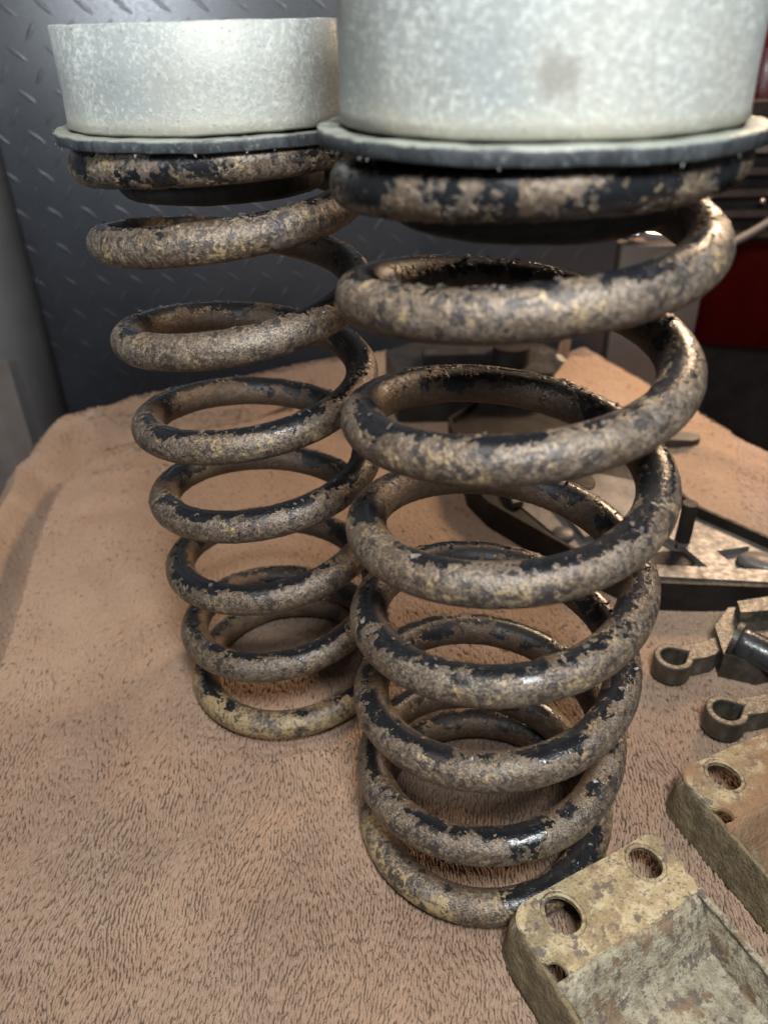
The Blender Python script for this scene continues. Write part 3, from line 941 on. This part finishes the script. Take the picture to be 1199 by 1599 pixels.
def pad(cx, cy, rx, ry, z, h, ang, mat, nm):
    z += .0011
    bm = bmesh.new(); n = 28; L = []
    ca, sa = math.cos(ang), math.sin(ang)
    rings = []
    for s, zz in ((1, z), (.93, z + h * .7), (.82, z + h)):
        rings.append([bm.verts.new((cx - ax + ca * rx * s * math.cos(k / n * 2 * PI) - sa * ry * s * math.sin(k / n * 2 * PI), cy - ay + sa * rx * s * math.cos(k / n * 2 * PI) + ca * ry * s * math.sin(k / n * 2 * PI), zz)) for k in range(n)])
    for q in range(2):
        for k in range(n):
            bm.faces.new([rings[q][k], rings[q][(k + 1) % n], rings[q + 1][(k + 1) % n], rings[q + 1][k]])
    bm.faces.new(rings[-1]); bm.faces.new(rings[0][::-1])
    me = bm_mesh(nm, bm, True)
    return link(nm, me, mat, arm)
pad(.243, .392, .018, .0095, .0146, .0065, -.45, M['silver'], 'raised_pad')
pad(.186, .402, .017, .0105, .0147, .0012, .1, M['dark'], 'recess')
pad(.150, .515, .012, .022, .0147, .0012, .2, M['dark'], 'recess')
pad(.122, .433, .008, .008, .0146, .004, 0, M['silver'], 'boss')
bm = tube_path([(.198 - ax, .418 - ay, .012), (.1985 - ax, .4185 - ay, .030), (.1985 - ax, .419 - ay, .049)], .0050, 20)
link('bump_stud', bm_mesh('bump_stud', bm, False, .0005, 1), M['dark'], arm)

# knuckle at the far end of the bench
kn = empty('steering_knuckle', (.09, .70, 0), label='blurred dark knuckle casting lying on far end of towel behind the springs', cat='suspension part')
bm = prism([(-.075, -.05), (.065, -.055), (.080, .0), (.060, .035), (-.055, .035), (-.085, .01)], .001, .048)
link('body', bm_mesh('body', bm, False, .006, 3), M['steel'], kn)
bm = prism([(-.050, -.030), (.028, -.030), (.028, -.004), (-.050, -.004)], .0485, .058)
link('raised_web', bm_mesh('raised_web', bm, False, .004, 3), M['steel'], kn)
bm = tube_path([(.030, -.03, .030), (.030, -.03, .054), (.030, -.03, .066)], .017, 28)
link('ball_joint_cap', bm_mesh('ball_joint_cap', bm, False, .003, 3), M['dark'], kn)
bm = tube_path([(.060, -.045, .03), (.060, -.045, .046)], .0065, 18)
link('bolt_head', bm_mesh('bolt_head', bm, False, .001, 2), M['silver'], kn)
bm = tube_path([(.070, -.02, .035), (.078, -.024, .050)], .0055, 18)
link('bolt_head', bm_mesh('bolt_head', bm, False, .001, 2), M['silver'], kn)
# loose flat bar tip
bm = prism([(.205, .588), (.262, .5770), (.270, .5800), (.273, .5855), (.270, .5910), (.262, .5935), (.205, .604)], .004, .012)
tag(link('flat_bar', bm_mesh('flat_bar', bm, False, .0012, 2), M['steel']), 'short dark flat bar with rounded tip lying on sunlit part of towel', 'metal bar')

# ------------------------------------------------------------ diamond plate panel
PY = .865
pn = empty('tread_plate_panel', (-.08, PY, -.30), label='tall black diamond tread plate panel standing behind the bench', cat='metal panel')
bm = box(-.312, .343, 0, .004, 0, 1.1)
link('plate', bm_mesh('plate', bm), M['plate'], pn)
# one tread lug: long lens shaped bump
def lug_mesh():
    L_, Wd, h = .0108, .0022, .00024
    n = 14; bm = bmesh.new(); rings = []
    for s, zz in ((1, 0), (.72, .75), (.35, 1.)):
        rr_ = []
        for k in range(n):
            a = k / n * 2 * PI
            x = L_ * s * math.copysign(abs(math.cos(a))**1.0, math.cos(a)); y = Wd * s * math.copysign(abs(math.sin(a))**1.5, math.sin(a))
            rr_.append(bm.verts.new((x, -h * zz, y)))
        rings.append(rr_)
    for q in range(2):
        for k in range(n): bm.faces.new([rings[q][k], rings[q][(k + 1) % n], rings[q + 1][(k + 1) % n], rings[q + 1][k]])
    bm.faces.new(rings[-1])
    return bm_mesh('tread_lug', bm, True)
lm = lug_mesh(); lm.materials.append(M['lug'])
st = .0365
rest = bmesh.new()
cnt = 0
for a in range(0, 19):
    for b in range(0, 30):
        for f in (0, 1):
            x = -.300 + (a + .5 * f) * st; z = .015 + (b + .5 * f) * st
            if x > .335: continue
            ang = math.radians(-38 if f == 0 else 52)
            wz = z - .30; wx = x - .08
            if wx < .02 and .10 < wz < .40 and cnt < 290:
                o = bpy.data.objects.new('tread_lug', lm); C.objects.link(o); o.parent = pn
                o.location = (x, -.0001, z); o.rotation_euler = (0, -ang, 0)
                cnt += 1
            else:
                tmp = bmesh.new(); tmp.from_mesh(lm)
                bmesh.ops.transform(tmp, matrix=Matrix.Translation((x, -.0001, z)) @ Matrix.Rotation(-ang, 4, 'Y'), verts=tmp.verts)
                mm = bpy.data.meshes.new('t'); tmp.to_mesh(mm); tmp.free(); rest.from_mesh(mm); bpy.data.meshes.remove(mm)
o = link('tread_lugs', bm_mesh('tread_lugs', rest, True), M['lug'], pn); o['kind'] = 'stuff'
bm = box(-.324, -.313, -.006, .02, 0, 1.1)
link('edge_strip', bm_mesh('edge_strip', bm, False, .002, 2), M['grille'], pn)

# grey enamel post left of the panel: rounded corner
ps = empty('grey_door', (-.445, .79, -.40), label='blurred grey rounded metal door edge at far left behind the towel', cat='door')
bm = bmesh.new()
prof = [(.062, .10), (.060, .05), (.052, .020), (.036, .0), (.010, -.010), (-.03, -.014), (-.30, -.02), (-.30, .10)]
prism(prof, 0, 1.2, bm)
link('panel', bm_mesh('panel', bm, True, 0), M['post'], ps)
bm = prism([(.045, -.004), (.030, -.022), (.018, -.030), (.004, -.030), (-.010, -.022), (.01, -.0115)], .0, .42)
link('edge_moulding', bm_mesh('edge_moulding', bm, False, .004, 3), M['pale'], ps)

# ------------------------------------------------------------ pale cabinet and red machine, right back
cb = empty('metal_box', (.31, .90, -.35), label='dim grey dusty metal box right of black tread plate, half behind the front spring', cat='metal box')
bm = box(-.042, .055, -.04, .06, 0, .455)
link('body', bm_mesh('body', bm, False, .006, 3), M['box'], cb)
bm = tube_path([(-.035 + .02 * k, -.03 + .004 * k, .470 - .012 * k + .003 * k * k) for k in range(5)], .010, 20)
link('round_cap', bm_mesh('round_cap', bm, True), M['chrome'], cb)

rm = empty('red_machine', (.60, 1.02, -.60), label='dark red machine body with black slatted vent at right edge behind the springs', cat='machine')
bm = prism([(-.17, .03), (-.14, .0), (-.06, -.02), (.5, -.04), (.5, .6), (-.17, .6)], .53, 1.15)
link('body', bm_mesh('body', bm, True, .02, 3), M['red'], rm)
bm = prism([(-.20, .03), (.5, -.02), (.5, .6), (-.20, .6)], 0, .527)
link('base', bm_mesh('base', bm, False, .01, 2), M['grille'], rm)
bm = box(-.265, .45, -.062, -.03, .685, .835)
link('vent_frame', bm_mesh('vent_frame', bm, False, .006, 2), M['grille'], rm)
for k in range(6):
    bm = box(-.262, .44, -.085, -.060, .694 + k * .023, .701 + k * .023)
    o = link('slat', bm_mesh('slat', bm, False, .003, 2), M['slat'] if k != 4 else M['pale'], rm)
for (x, z) in ((-.155, .735), (-.19, .712), (-.10, .758), (-.12, .735)):
    bm = bmesh.new(); bmesh.ops.create_icosphere(bm, subdivisions=2, radius=.0035)
    bmesh.ops.translate(bm, verts=bm.verts, vec=(x, -.087, z))
    link('rivet', bm_mesh('rivet', bm, True), M['chrome'], rm)
pth = [(-.24 + .04 * t, -.105, .680 + .10 * (t / 4)**1.8) for t in np.linspace(0, 5, 24)]
bm = tube_path(pth, .0048, 14)
link('trim_strip', bm_mesh('trim_strip', bm, True), M['pale'], rm)
